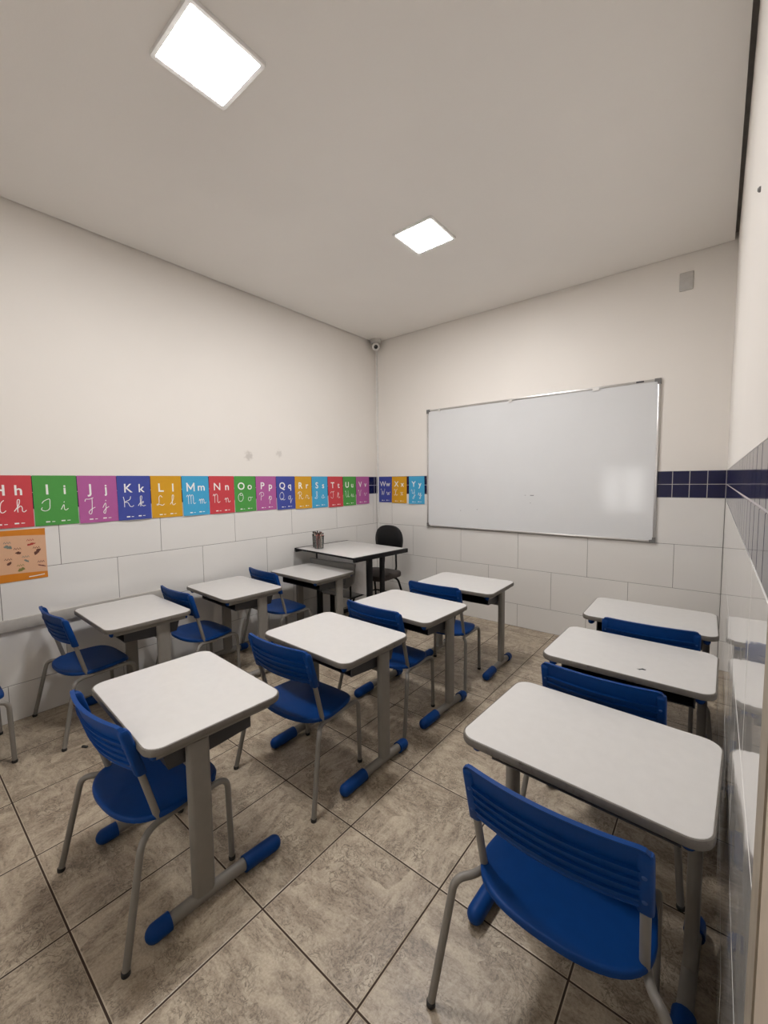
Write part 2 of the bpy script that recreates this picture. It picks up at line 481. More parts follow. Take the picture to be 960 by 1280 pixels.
# ------------------------------------------------------------------ student desk
TH = .604
def make_desk(label):
    t = thing('student_desk', label, 'desk', group='student desks')
    # white top with rolled rim
    bm = bmesh.new()
    o0 = rr_outline(.297, .222, .047)
    o1 = rr_outline(.294, .219, .045)
    loft(bm, [[Vector((x, y, TH - .020)) for x, y in o0], [Vector((x, y, TH - .004)) for x, y in o0], [Vector((x, y, TH)) for x, y in o1]])
    top = obj('tabletop', bm, M['lam'], t)
    bm = bmesh.new()
    rings = []
    for off, z in ((-.003, TH - .024), (.0015, TH - .023), (.003, TH - .019), (.003, TH - .0055), (.0015, TH - .0015), (-.001, TH - .0004), (-.0035, TH - .0012), (-.003, TH - .010)):
        o = rr_outline(.297 + off, .222 + off, .047 + off)
        rings.append([Vector((x, y, z)) for x, y in o])
    loft(bm, rings, cap0=True, cap1=False)
    obj('edge_band', bm, M['edge'], t)
    for s in (-1, 1):
        x = s * .254
        bm = bmesh.new()          # oblong column
        prof = rr_outline(.0155, .036, .0150, 5)
        loft(bm, [[Vector((x + a, .068 + b, z)) for a, b in prof] for z in (.036, .30, .556)])
        leg = obj('leg', bm, M['steel'], t)
        bm = bmesh.new()          # arm under the top
        pr = rr_outline(.014, .0125, .004, 3)
        loft(bm, [[Vector((x + a, y, .567 + b)) for a, b in pr] for y in (-.183, .05, .19)])
        obj('arm', bm, M['steel'], t)
        for y0, d in ((-.183, -1), (.19, 1)):
            bm = bmesh.new()
            capsule(bm, (x, y0 - d * .006, .567), (x, y0 + d * .017, .567), .0152, n=12)
            obj('arm_plug', bm, M['bluep'], t)
        bm = bmesh.new()          # foot tube, gently arched
        pts = [(x, y, .0285 + .006 * (1 - ((y - .02) / .2) ** 2)) for y in [-.19 + .40 * k / 10 for k in range(11)]]
        tube(bm, pts, .0185, 14, sy=1.15, ref=(1, 0, 0))
        obj('foot', bm, M['steel'], t)
        bm = bmesh.new()          # long blue toe on the pupil's side
        capsule(bm, (x, -.216, .0275), (x, -.072, .0325), .0262, sy=1.02, db=False)
        obj('toe_cap', bm, M['bluep'], t)
        bm = bmesh.new()          # short blue heel
        capsule(bm, (x, .172, .031), (x, .242, .0275), .0262, sy=1.02, da=False)
        obj('heel_cap', bm, M['bluep'], t)
    bm = bmesh.new()              # cross bar between the columns
    pr = rr_outline(.012, .02, .006, 3)
    loft(bm, [[Vector((x, .075 + a, .470 + b)) for a, b in pr] for x in (-.242, 0, .242)])
    obj('crossbar', bm, M['steel'], t)
    bm = bmesh.new()              # moulded book tray
    F, B = [], []
    for i in range(15):
        v = i / 14; y = -.125 + .295 * v
        k = min(1, v / .5); zb = .504 - .010 * (k * k * (3 - 2 * k))
        rf, rb = [], []
        for j in range(23):
            u = -1 + 2 * j / 22; x = .234 * (u if abs(u) < .9 else math.copysign(.9 + (abs(u) - .9) * .999, u))
            lip = max(0, abs(u) - .9) / .1
            zz = zb + (.579 - zb) * (1 if lip > .95 else 0)
            if v > .99: zz = .579
            rf.append(Vector((x if lip < .95 else math.copysign(.2335, u), y, zz)))
            rb.append(Vector((x * 1.012 if lip < .95 else math.copysign(.2375, u), y + (.004 if v > .99 else 0), zz - .0045)))
        for q in (0, -1):            # foot of the side wall
            rf[q + (1 if q == 0 else -1)].x = math.copysign(.2325, rf[q].x)
            rb[q + (1 if q == 0 else -1)].x = math.copysign(.2375, rf[q].x)
        F.append(rf); B.append(rb)
    shell(bm, F, B)
    obj('book_tray', bm, M['tray'], t)
    return t

desk0 = make_desk('white-topped desk turned backwards at the near end of the middle row, rim chipped')
desk0.location = (1.601, -3.007, 0); desk0.rotation_euler = (0, 0, PI - .049)
DESKS = [
    ((1.638, -2.280), -.022, 'white-topped desk in the middle row, directly ahead of the backwards-turned desk'),
    ((1.637, -1.659), -.044, 'white-topped desk in the middle row, second from the whiteboard'),
    ((1.650, -0.957), .028, 'white-topped desk of the middle row, standing alone closest to the whiteboard wall'),
    ((2.822, -2.418), -.042, 'largest white-topped desk at right, against the right wall, nearest the viewer'),
    ((2.814, -1.682), -.011, 'white-topped desk with a dark scuff on its top, middle of the right-hand row'),
    ((2.812, -1.014), .022, 'white-topped desk at the head of the right-hand row, nearest the tiled back wall'),
    ((0.399, -2.746), -.013, 'white-topped desk beside the left wall rail, nearest the orange chart'),
    ((0.382, -2.070), -.038, 'white-topped desk by the left wall, middle one of the three along it'),
    ((0.443, -1.383), -.011, 'white-topped desk by the left wall with its front against a grey chair back'),
]
dk = [dup(desk0, (p[0], p[1], 0), rz, lab) for p, rz, lab in DESKS]
# dark scuff on one top
bm = bmesh.new()
for (cx, cy, L, W, a) in ((.066, -.134, .016, .004, .5), (.072, -.130, .009, .0045, -.7), (.062, -.138, .008, .003, 1.3)):
    ring = []
    for k in range(12):
        q = 2 * PI * k / 12; x = L * math.cos(q) * (1 + .25 * math.sin(3 * q)); y = W * math.sin(q)
        ring.append((cx + x * math.cos(a) - y * math.sin(a), cy + x * math.sin(a) + y * math.cos(a)))
    loft(bm, [[Vector((x, y, TH - .0003)) for x, y in ring], [Vector((x, y, TH + .0003)) for x, y in ring]])
sc = obj('scuff_mark', bm, M['ink'], dk[4], smooth=0); sc['label'] = 'dark scuff mark'

# ------------------------------------------------------------------ student chair
def seat_outline(phi, k=1.0):
    c, s = math.cos(phi), math.sin(phi)
    front = s > 0
    n = 4.2 if front else 2.45
    a, b = .198, (.186 if front else .143)
    r = (abs(c) ** n + abs(s) ** n) ** (-1 / n)
    x, y = a * c * r * k, b * s * r * k
    x *= 1 - .09 * max(0, y) / .186
    return x, y

def make_chair(label):
    t = thing('student_chair', label, 'chair', group='blue school chairs')
    bm = bmesh.new()              # seat shell
    N = 56
    def zt(x, y):
        z = .346 - .010 * math.exp(-((x / .13) ** 2) - ((y + .02) / .11) ** 2)
        z -= .016 * max(0, (y - .115) / .07) ** 2
        z += .004 * max(0, (-y - .09) / .05) ** 2
        return z
    rings = []
    ks = [.02, .2, .4, .6, .75, .86, .94, .98]
    for k in ks:
        rings.append([Vector((x, y, zt(x, y))) for x, y in (seat_outline(2 * PI * i / N, k) for i in range(N))])
    for k, dz in ((1.0, -.0025), (1.008, -.008), (1.006, -.016), (.99, -.017), (.975, -.010)):
        rings.append([Vector((x, y, zt(x, y) + dz)) for x, y in (seat_outline(2 * PI * i / N, k) for i in range(N))])
    for k in (.9, .6, .3, .02):
        rings.append([Vector((x, y, zt(x, y) - .007)) for x, y in (seat_outline(2 * PI * i / N, k) for i in range(N))])
    loft(bm, rings)
    obj('seat', bm, M['bluep'], t, smooth=50)
    # backrest: curved louvred panel
    ZT, ZB = .666, .511
    lean = lambda z: -.140 + (ZT - z) * .27
    bm = bmesh.new()
    steps = (.36, .52, .68, .84)
    vs_ = [(0.0, 0), (.012, 0), (.04, 0), (.10, 0), (.17, 0), (.25, 0), (.32, 0)]
    for q, st in enumerate(steps):      # each slat starts with a small proud bead, then falls away
        vs_ += [(st - .012, q), (st, q + 1), (st + .022, q + 1), (st + .03, q + 1.0), (st + .09, q + 1)]
    vs_ += [(.955, 4), (.975, 4), (1.0, 4)]
    C = 33
    F, B = [], []
    for v, q in vs_:
        rf, rb = [], []
        for j in range(C):
            s = -1 + 2 * j / (C - 1)
            cr = max(0, abs(s) - .87) / .13
            ztop = ZT - .003 * s * s - .020 * (1 - math.sqrt(max(0, 1 - cr * cr)))
            zbot = ZB - .004 * (1 - s * s)
            z = ztop + (zbot - ztop) * v
            edge = min(1, max(0, (.90 - abs(s)) / .02))
            lv = 0.0
            if v >= .36:
                fr = (v - steps[min(3, int(q) - 1)]) / .16
                lv = (.0065 * (1 - .75 * fr) + (.0022 if fr < .15 else 0)) * edge
            y = lean(z) - .030 * (1 - s * s) - .002 * (1 - v) ** 3
            th = .003 + (.0035 if (v < .03 or v > .96) else 0)
            rf.append(Vector((s * .199, y + th - lv * .6, z))); rb.append(Vector((s * .199, y - th - lv, z)))
        F.append(rf); B.append(rb)
    shell(bm, F, B)
    back = obj('backrest', bm, M['bluep'], t, smooth=28)
    for sgn in (-1, 1):           # sleeves that slide over the uprights
        bm = bmesh.new()
        rings = []
        for z, kx, ky in ((.495, .86, .86), (.498, 1, 1), (.57, 1, 1), (.636, 1, 1), (.645, .95, .85), (.650, .8, .5)):
            o = rr_outline(.0155 * kx, .0150 * ky, .009 * min(kx, ky), 4)
            rings.append([Vector((sgn * .1845 + a, lean(z) + b, z)) for a, b in o])
        loft(bm, rings)
        obj('sleeve', bm, M['bluep'], back)
        for z in (.532, .597):
            bm = bmesh.new()
            Mx = Matrix.Translation((sgn * .1845, lean(z) - .0145, z)) @ Matrix.Rotation(PI / 2, 4, 'X')
            lathe(bm, [(.005, -.001), (.005, .001), (.0035, .0022), (.001, .0026)], 12, Mx)
            obj('rivet', bm, M['rivet'], back)
    r = .0103
    for s in (-1, 1):
        # front leg, bending back into the seat rail
        bm = bmesh.new()
        tube(bm, fillet([(s * .182, .192, .006), (s * .181, .186, .316), (s * .180, -.035, .313)], .045, 8), r)
        fl = obj('leg', bm, M['steel'], t)
        bm = bmesh.new(); lathe(bm, [(.0108, 0), (.0118, .002), (.0118, .012), (.0100, .014)], 14, Matrix.Translation((s * .182, .192, 0)))
        obj('foot_cap', bm, M['rubber'], fl)
        # upright, from the rail up into the sleeve
        bm = bmesh.new()
        tube(bm, fillet([(s * .180, -.034, .313), (s * .182, -.050, .322), (s * .1845, lean(.50), .50), (s * .1845, lean(.64), .64)], .02, 5), r)
        obj('upright', bm, M['steel'], t)
        # rear leg, bowing outwards
        bm = bmesh.new()
        tube(bm, fillet([(s * .180, -.010, .313), (s * .192, -.075, .318), (s * .232, -.122, .318), (s * .262, -.190, .006)], .05, 8), r)
        rl = obj('leg', bm, M['steel'], t)
        bm = bmesh.new(); lathe(bm, [(.0108, 0), (.0118, .002), (.0118, .012), (.0100, .014)], 14, Matrix.Translation((s * .262, -.190, 0)))
        obj('foot_cap', bm, M['rubber'], rl)
    for y in (-.02, .13):
        bm = bmesh.new(); tube(bm, [(-.180, y, .312), (.180, y, .312)], .0095)
        obj('crossbar', bm, M['steel'], t)
    return t

chair0 = make_chair('blue school chair pulled up to the backwards-turned desk with the chipped rim')
chair0.location = (1.600, -3.143, 0); chair0.rotation_euler = (0, 0, .042)
CHAIRS = [
    ((1.612, -2.472), .042, 'blue school chair between the backwards-turned desk and the desk ahead of it'),
    ((1.612, -1.823), -.031, 'blue school chair in the middle row, tucked at the desk second from the whiteboard'),
    ((1.618, -1.210), .024, 'blue school chair in the middle row, tucked at the desk closest to the whiteboard wall'),
    ((2.826, -2.665), -.010, 'large blue chair in the right foreground, whole slatted back and seat seen from behind'),
    ((2.785, -1.968), -.006, 'blue chair tucked under the scuffed desk in the right-hand row, only its back showing'),
    ((2.845, -1.250), .052, 'blue chair at the right-hand row desk nearest the tiled back wall'),
    ((0.280, -2.962), .030, 'blue school chair by the left wall at the desk nearest the orange chart'),
    ((0.342, -2.330), .014, 'blue school chair by the left wall, at the middle desk of the three there'),
    ((0.310, -1.635), -.070, 'blue school chair by the left wall, at the desk that touches the grey chair'),
    ((0.280, -3.513), .000, 'blue school chair cut off by the left picture edge, only front corner and leg showing'),
]
for p, rz, lab in CHAIRS: dup(chair0, (p[0], p[1], 0), rz, lab)

# ------------------------------------------------------------------ teacher's table
tt = thing('teacher_table', 'white-topped black-framed teacher table in the corner', 'table', (.460, -.930, 0), -.075)
TZ, hx, hy = .740, .400, .322
bm = bmesh.new(); box(bm, (-hx, -hy, TZ - .014), (hx, hy, TZ), .002); obj('tabletop', bm, M['lam'], tt)
bm = bmesh.new()
for lo, hi in (((-hx, -hy - .004, TZ - .016), (hx, -hy, TZ - .0006)), ((-hx, hy, TZ - .016), (hx, hy + .004, TZ - .0006))):
    box(bm, lo, hi, .001)
obj('edge_band', bm, M['black'], tt)
for s in (-1, 1):
    bm = bmesh.new(); box(bm, (s * hx - .016 if s < 0 else hx - .010, -hy - .006, TZ - .036), (s * hx + .010 if s < 0 else hx + .016, hy + .006, TZ + .001), .003)
    obj('end_rail', bm, M['black'], tt)
    x = s * .345
    for y, w in ((-.098, .028), (.058, .022)):
        bm = bmesh.new(); box(bm, (x - .013, y - w, .03), (x + .013, y + w, TZ - .014), .004)
        obj('leg', bm, M['black'], tt)
    bm = bmesh.new(); capsule(bm, (x, -.27, .022), (x, .27, .022), .020); obj('foot', bm, M['black'], tt)
bm = bmesh.new(); box(bm, (-.331, -.128, .385), (.331, -.112, TZ - .015), .002); obj('modesty_panel', bm, M['panel'], tt)

# pencil holders on the table
def jar(x, y, r, h, label, mat):
    t = thing('pencil_jar', label, 'jar', (x, y, TZ))
    bm = bmesh.new()
    n = 24
    prof = [(r * .86, .0), (r * .88, .001), (r, h), (r - .0018, h), (r * .86 - .001, .003), (.001, .003)]
    lathe(bm, prof, n)
    obj('cup', bm, mat, t)
    bm = bmesh.new()
    lathe(bm, [(r + .0002, h - .006), (r + .0022, h - .005), (r + .0022, h + .001), (r - .0018, h + .0015), (r - .0018, h - .004)], n)
    obj('rim', bm, mat, t)
    return t
JA = (.148, -1.064); JB = (.232, -1.108)
jar(JA[0], JA[1], .040, .120, 'olive-tinted jar of dark pencils standing behind the clear jar on the teacher table', clear_mat('olive_plastic', (.45, .46, .38, 1), .12))
jar(JB[0], JB[1], .046, .118, 'clear jar of reddish pencils on the near edge of the teacher table', M['clear'])
def pencil(x, y, r0, ang, mat_b, mat_t, label, group, L):
    t = thing('pencil', label, 'pencil', (x + r0 * math.cos(ang), y + r0 * math.sin(ang), TZ + .0045), 0, group)
    d = Vector((math.cos(ang) * .055, math.sin(ang) * .055, 1)).normalized()
    bm = bmesh.new(); tube(bm, [d * .0, d * L], .0042, 6); obj('barrel', bm, mat_b, t)
    bm = bmesh.new(); capsule(bm, d * (L - .001), d * (L + .016), .0062, n=10); obj('tip', bm, mat_t, t)
reds = [plain('pencil_red', srgb(168, 74, 70), .45), plain('pencil_rose', srgb(196, 120, 112), .45), plain('pencil_maroon', srgb(98, 38, 36), .45), plain('pencil_cream', srgb(214, 196, 178), .5)]
olive = [plain('pencil_olive', srgb(84, 82, 62), .5), plain('pencil_grey', srgb(96, 94, 86), .5)]
tips = [plain('tip_black', srgb(26, 24, 24), .5), plain('tip_brown', srgb(90, 62, 50), .5)]
for k in range(12):
    a = 2 * PI * k / 12 + .2
    pencil(JB[0], JB[1], .030 if k % 2 else .017, a, reds[k % 4], tips[(k // 2) % 2], 'reddish pencil with a dark end standing in the clear jar', 'pencils in the clear jar', .122 + .010 * ((k * 5) % 4) / 3)
for k in range(7):
    a = 2 * PI * k / 7
    pencil(JA[0], JA[1], .026 if k % 2 else .012, a, olive[k % 2], tips[0], 'dark olive pencil standing in the tinted jar behind', 'pencils in the tinted jar', .124 + .008 * (k % 3) / 2)

# ------------------------------------------------------------------ teacher's chair
tc = thing('teacher_chair', 'black padded chair with rounded back behind the teacher table in the corner', 'chair', (.455, -.50, 0), .03)
bm = bmesh.new()
rings = []
def back_out(k):
    o = []
    for q in range(41):
        a = PI * q / 40
        o.append((.170 * k * math.copysign(abs(math.cos(a)) ** .75, math.cos(a)), .16 * k * math.sin(a) ** .85))
    for q in range(1, 12):
        a = PI + PI * q / 12
        o.append((.165 * k * math.copysign(abs(math.cos(a)) ** .5, math.cos(a)), .115 * k * math.copysign(abs(math.sin(a)) ** .5, math.sin(a))))
    return o
for k, y in ((.9, .175), (.98, .171), (1.0, .160), (1.0, .150), (.98, .138), (.9, .130), (.7, .126), (.3, .124)):
    rings.append([Vector((a, y - .10 * (b * .18) - .03 * (a / .17) ** 2 * 0 + .02 * b, .742 + b)) for a, b in back_out(k)])
loft(bm, rings); obj('backrest', bm, M['vinyl'], tc)
bm = bmesh.new(); rings = []
for k, z in ((.9, .398), (.98, .402), (1, .412), (1, .440), (.97, .450), (.85, .455), (.5, .457)):
    rings.append([Vector((a * k, -.04 + b * k, z)) for a, b in rr_outline(.19, .185, .07, 6)])
loft(bm, rings); obj('seat', bm, M['fabric'], tc)
for s in (-1, 1):
    bm = bmesh.new(); tube(bm, fillet([(s * .075, .176, .80), (s * .075, .172, .56), (s * .085, .165, .43), (s * .085, .02, .392)], .06, 8), .010)
    obj('back_support', bm, M['black'], tc)
    for y0, y1 in ((.10, .20), (-.17, -.24)):
        bm = bmesh.new(); tube(bm, fillet([(s * .06, y0 * .3, .388), (s * .15, y0 * .9, .385), (s * .205, y1, .008)], .06, 8), .011)
        lg = obj('leg', bm, M['black'], tc)
        bm = bmesh.new(); lathe(bm, [(.012, 0), (.014, .003), (.014, .014), (.011, .017)], 12, Matrix.Translation((s * .205, y1, 0)))
        obj('foot_cap', bm, M['rubber'], lg)
    bm = bmesh.new(); tube(bm, [(s * .185, .155, .20), (s * .185, -.205, .20)], .008); obj('side_bar', bm, M['black'], tc)
bm = bmesh.new(); tube(bm, [(-.185, .155, .20), (.185, .155, .20)], .008); obj('rear_bar', bm, M['black'], tc)

# ------------------------------------------------------------------ grey chair wedged between desk and teacher table
gc = thing('grey_chair', 'grey plastic chair with thin black legs wedged between a desk and the teacher table', 'chair', (.395, -1.10, 0), .06)
bm = bmesh.new(); F, B = [], []
for i in range(13):
    v = i / 12; rf, rb = [], []
    for j in range(21):
        s = -1 + 2 * j / 20
        w = .268 - .030 * v - .02 * max(0, v - .8) / .2
        z = .640 - .225 * v + .03 * max(0, abs(s) - .8) / .2 * max(0, v - .7) / .3
        y = -.012 + .012 * s * s - .02 * v * (1 - v); th = .018 - .008 * min(1, v / .12)
        rf.append(Vector((s * w, y + th, z))); rb.append(Vector((s * w, y - th, z)))
    F.append(rf); B.append(rb)
shell(bm, F, B); obj('backrest', bm, M['gshell'], gc)
bm = bmesh.new(); rings = []
for k, z in ((.95, .318), (1, .322), (1, .330), (.96, .334)):
    rings.append([Vector((a * k, .17 + b * k, z)) for a, b in rr_outline(.19, .15, .05, 5)])
loft(bm, rings); obj('seat', bm, M['gshell'], gc)
for s in (-1, 1):
    bm = bmesh.new(); tube(bm, fillet([(s * .195, .016, .55), (s * .195, .016, .36), (s * .200, -.006, .004)], .03, 5), .009); obj('leg', bm, M['black'], gc)
    bm = bmesh.new(); tube(bm, fillet([(s * .185, .03, .314), (s * .185, .28, .314), (s * .19, .30, .004)], .04, 6), .009); obj('leg', bm, M['black'], gc)
bm = bmesh.new(); tube(bm, [(-.185, .05, .314), (.185, .05, .314)], .008); obj('crossbar', bm, M['black'], gc)

# ------------------------------------------------------------------ whiteboard
wb = thing('whiteboard', 'large white dry-erase board in an aluminium frame on the back wall', 'whiteboard', (1.716, -.0005, 1.4765))
hw, hh = 1.010, .602
bm = bmesh.new(); box(bm, (-hw + .006, -.012, -hh + .006), (hw - .006, 0, hh - .006)); obj('writing_surface', bm, M['board'], wb, smooth=0)
bm = bmesh.new()
for lo, hi in (((-hw, -.020, hh - .016), (hw, 0, hh)), ((-hw, -.020, -hh), (hw, 0, -hh + .016)), ((-hw, -.020, -hh), (-hw + .016, 0, hh)), ((hw - .016, -.020, -hh), (hw, 0, hh))):
    box(bm, lo, hi, .003)
obj('frame', bm, M['alu'], wb)
for sx in (-1, 1):
    for sz in (-1, 1):
        bm = bmesh.new()
        pts = [(0, 0), (.040, 0), (.040, .020), (.022, .022), (.020, .040), (0, .040)]
        f0 = [Vector((sx * (hw + .002 - a), -.0225, sz * (hh + .002 - b))) for a, b in pts]
        f1 = [Vector((sx * (hw + .002 - a), 0, sz * (hh + .002 - b))) for a, b in pts]
        loft(bm, [f0, f1])
        obj('corner_cap', bm, M['capg'], wb, smooth=0)
bm = bmesh.new(); box(bm, (.855, -.0212, hh - .013), (.905, -.0198, hh - .003)); obj('maker_sticker', bm, M['ink'], wb, smooth=0)
bm = bmesh.new()
for x, z, L, H in ((.085, -.262, .032, .005), (.025, -.262, .010, .003), (.072, -.330, .008, .003), (-.62, -.42, .01, .003), (-.44, -.405, .012, .003)):
    box(bm, (x - L / 2, -.0124, z - H / 2), (x + L / 2, -.0119, z + H / 2))
obj('marker_trace', bm, M['ink'], wb, smooth=0)
bm = bmesh.new()
for x, w in ((-.86, .012), (-.12, .016), (.58, .024)):
    box(bm, (x - w, -.0215, hh - .030), (x + w, -.0198, hh + .002))
obj('tape', bm, plain('clear_tape', (.66, .65, .62, 1), .25), wb, smooth=0)

# ------------------------------------------------------------------ security camera, duct, plate, screw, chip
cm = thing('security_camera', 'small white dome camera with black lens in the ceiling corner', 'camera', (.085, -.085, HC - .002))
bm = bmesh.new(); lathe(bm, [(.058, 0), (.060, -.004), (.058, -.034), (.050, -.042)], 28); obj('base', bm, M['plate'], cm)
bm = bmesh.new()
dirv = Vector((.60, -.72, -.36)).normalized(); q = Vector((0, 0, 1)).rotation_difference(dirv)
Mx = Matrix.Translation((.006, -.006, -.078)) @ q.to_matrix().to_4x4()
lathe(bm, [(.008, -.040), (.026, -.035), (.039, -.020), (.044, 0), (.042, .014), (.035, .026), (.029, .030)], 28, Mx); obj('housing', bm, M['white'], cm)
bm = bmesh.new(); lathe(bm, [(.0215, .0285), (.0215, .0315), (.016, .0335), (.004, .0340)], 24, Mx); obj('lens', bm, M['lens'], cm)
bm = bmesh.new(); box(bm, (.0205, -.0105, .60), (.0395, -.0005, HC - .004), .0015)
tag(obj('cable_duct', bm, M['white']), 'thin white cable duct running up the corner to the camera', 'cable duct')

bm = bmesh.new(); rings = []
for k, y in ((1, .0), (1, -.004), (.94, -.007)):
    rings.append([Vector((2.852 + a * k, y, 2.7235 + b * k)) for a, b in rr_outline(.040, .062, .006, 4)])
loft(bm, rings)
tag(obj('blank_cover_plate', bm, M['plate']), 'grey blank cover plate high on the back wall at right', 'cover plate')
bm = bmesh.new(); lathe(bm, [(.006, 0), (.006, .003), (.003, .006)], 10, Matrix.Translation((WX(-2.4) + .0012, -2.40, 1.987)) @ Matrix.Rotation(-PI / 2, 4, 'Y'))
tag(obj('wall_screw', bm, M['capg']), 'tiny dark screw in the bare right wall', 'screw')
bm = bmesh.new(); capsule(bm, (.580, -3.078, .0045), (.614, -3.062, .0045), .0075, sy=.55)
tag(obj('floor_chip', bm, M['rubber']), 'small dark chip lying on the floor by the left wall', 'debris')

# ------------------------------------------------------------------ alphabet posters
UP = {
 'H': [[(5,75),(14,95),(22,84),(20,40),(12,5),(2,10)],[(75,98),(60,80),(52,40),(55,5),(70,2),(84,15)],[(20,48),(52,52)]],
 'I': [[(12,66),(26,84),(62,99),(64,60),(58,15),(30,0),(5,12),(10,28)]],
 'J': [[(5,70),(12,88),(40,88),(68,99)],[(60,97),(58,40),(50,-35),(35,-45),(30,-25),(55,0),(78,12)]],
 'K': [[(8,96),(14,60),(14,2)],[(70,98),(60,70),(18,48),(45,40),(60,8),(78,2),(92,12)]],
 'L': [[(60,85),(45,99),(30,80),(30,40),(22,8),(8,5),(14,15),(40,8),(62,0),(78,12)]],
 'M': [[(0,78),(9,95),(18,80),(18,2)],[(18,75),(33,97),(45,80),(45,2)],[(45,75),(60,97),(72,80),(72,15),(82,0),(95,12)]],
 'N': [[(0,78),(9,95),(18,80),(18,2)],[(18,75),(36,97),(52,80),(52,15),(64,0),(80,12)]],
 'O': [[(45,98),(15,80),(5,45),(15,8),(40,0),(65,25),(68,65),(50,95),(30,85),(35,68),(62,72)]],
 'P': [[(26,92),(28,50),(22,2)],[(2,70),(15,92),(45,99),(66,80),(55,55),(30,50)]],
 'Q': [[(45,98),(15,80),(5,45),(15,8),(40,0),(65,25),(68,65),(50,95),(35,90)],[(25,10),(45,15),(65,-5),(86,5)]],
 'R': [[(26,92),(28,50),(22,2)],[(2,70),(15,92),(45,99),(66,80),(55,55),(30,50),(50,40),(62,8),(78,2),(92,14)]],
 'S': [[(5,5),(30,20),(55,70),(50,98),(35,90),(38,65),(58,35),(50,5),(25,0),(8,12)]],
 'T': [[(5,72),(15,92),(45,90),(78,99)],[(58,94),(56,40),(48,5),(25,0),(8,14)]],
 'U': [[(2,80),(12,96),(20,80),(20,30),(32,2),(52,10),(65,40)],[(66,96),(66,20),(78,0),(92,12)]],
 'V': [[(2,80),(12,96),(22,75),(35,5),(50,20),(62,80),(76,95)]],
 'W': [[(2,80),(10,96),(18,75),(22,10),(35,5),(48,60),(50,15),(62,5),(78,60),(86,95)]],
 'X': [[(5,80),(15,96),(28,80),(35,40),(45,5),(65,2),(76,15)],[(72,96),(55,90),(38,50),(25,5),(8,4)]],
 'Y': [[(2,80),(12,96),(20,80),(22,45),(38,35),(58,55)],[(62,96),(62,20),(55,-35),(38,-45),(34,-28),(60,-5),(82,12)]]}
LO = {
 'h': [[(0,10),(25,50),(35,92),(25,99),(20,80),(20,2)],[(20,30),(38,48),(48,35),(48,10),(58,0),(72,12)]],
 'i': [[(0,8),(20,46),(22,10),(32,0),(48,12)],[(22,66),(24,70)]],
 'j': [[(0,8),(22,46),(22,-10),(14,-45),(2,-35),(20,-5),(45,12)],[(24,66),(26,70)]],
 'k': [[(0,10),(25,50),(35,92),(25,99),(20,80),(20,2)],[(20,25),(40,48),(46,36),(22,24),(42,5),(62,8)]],
 'l': [[(0,8),(28,50),(36,90),(26,99),(20,75),(22,12),(34,0),(50,12)]],
 'm': [[(0,30),(8,46),(14,30),(14,0)],[(14,30),(27,47),(34,32),(34,0)],[(34,30),(47,47),(54,32),(54,8),(64,0),(76,12)]],
 'n': [[(0,30),(8,46),(16,30),(16,0)],[(16,30),(32,47),(42,32),(42,8),(52,0),(66,12)]],
 'o': [[(35,44),(12,40),(6,15),(22,0),(42,18),(36,42),(50,38),(64,44)]],
 'p': [[(0,10),(18,46),(16,-45)],[(16,30),(32,46),(44,30),(36,4),(18,4)]],
 'q': [[(40,42),(15,42),(6,15),(20,0),(40,30),(42,44),(38,-45),(50,-20),(66,10)]],
 'r': [[(0,10),(18,50),(28,42),(42,44),(42,10),(54,0),(66,12)]],
 's': [[(0,8),(26,48),(40,20),(28,0),(8,6)],[(38,8),(58,14)]],
 't': [[(0,10),(22,82),(22,12),(34,0),(50,12)],[(8,56),(40,58)]],
 'u': [[(0,10),(14,46),(16,10),(28,0),(42,40)],[(44,46),(44,10),(54,0),(68,12)]],
 'v': [[(0,30),(10,46),(22,4),(34,10),(44,42),(60,40)]],
 'w': [[(0,30),(8,46),(14,8),(24,2),(34,40),(38,8),(48,2),(60,42),(74,40)]],
 'x': [[(0,36),(12,46),(22,25),(32,4),(46,10)],[(44,44),(30,40),(18,10),(2,2)]],
 'y': [[(0,10),(12,46),(16,14),(28,4),(42,40)],[(44,46),(42,-20),(32,-45),(20,-34),(44,-4),(64,12)]]}

def catmull(pts, seg=6):
    P = [Vector((x, y, 0)) for x, y in pts]
    if len(P) == 2: return P
    P = [P[0] * 2 - P[1]] + P + [P[-1] * 2 - P[-2]]
    out = []
    for i in range(1, len(P) - 2):
        for k in range(seg):
            s = k / seg; a, b, c, d = P[i - 1], P[i], P[i + 1], P[i + 2]
            out.append(.5 * ((2 * b) + (c - a) * s + (2 * a - 5 * b + 4 * c - d) * s * s + (3 * b - a - 3 * c + d) * s ** 3))
    out.append(P[-2])
    return out

def ribbon(bm, pts, w, fn):
    n = len(pts); L = []; R = []
    for i in range(n):
        t = (pts[min(i + 1, n - 1)] - pts[max(i - 1, 0)])
        t = t.normalized() if t.length > 1e-9 else Vector((1, 0, 0))
        nn = Vector((-t.y, t.x, 0)) * w / 2
        e = t * (w / 2) * (-1 if i == 0 else 1 if i == n - 1 else 0)
        L.append(bm.verts.new(fn(*(pts[i] + nn + e)[:2]))); R.append(bm.verts.new(fn(*(pts[i] - nn + e)[:2])))
    for i in range(n - 1): bm.faces.new((L[i], R[i], R[i + 1], L[i + 1]))

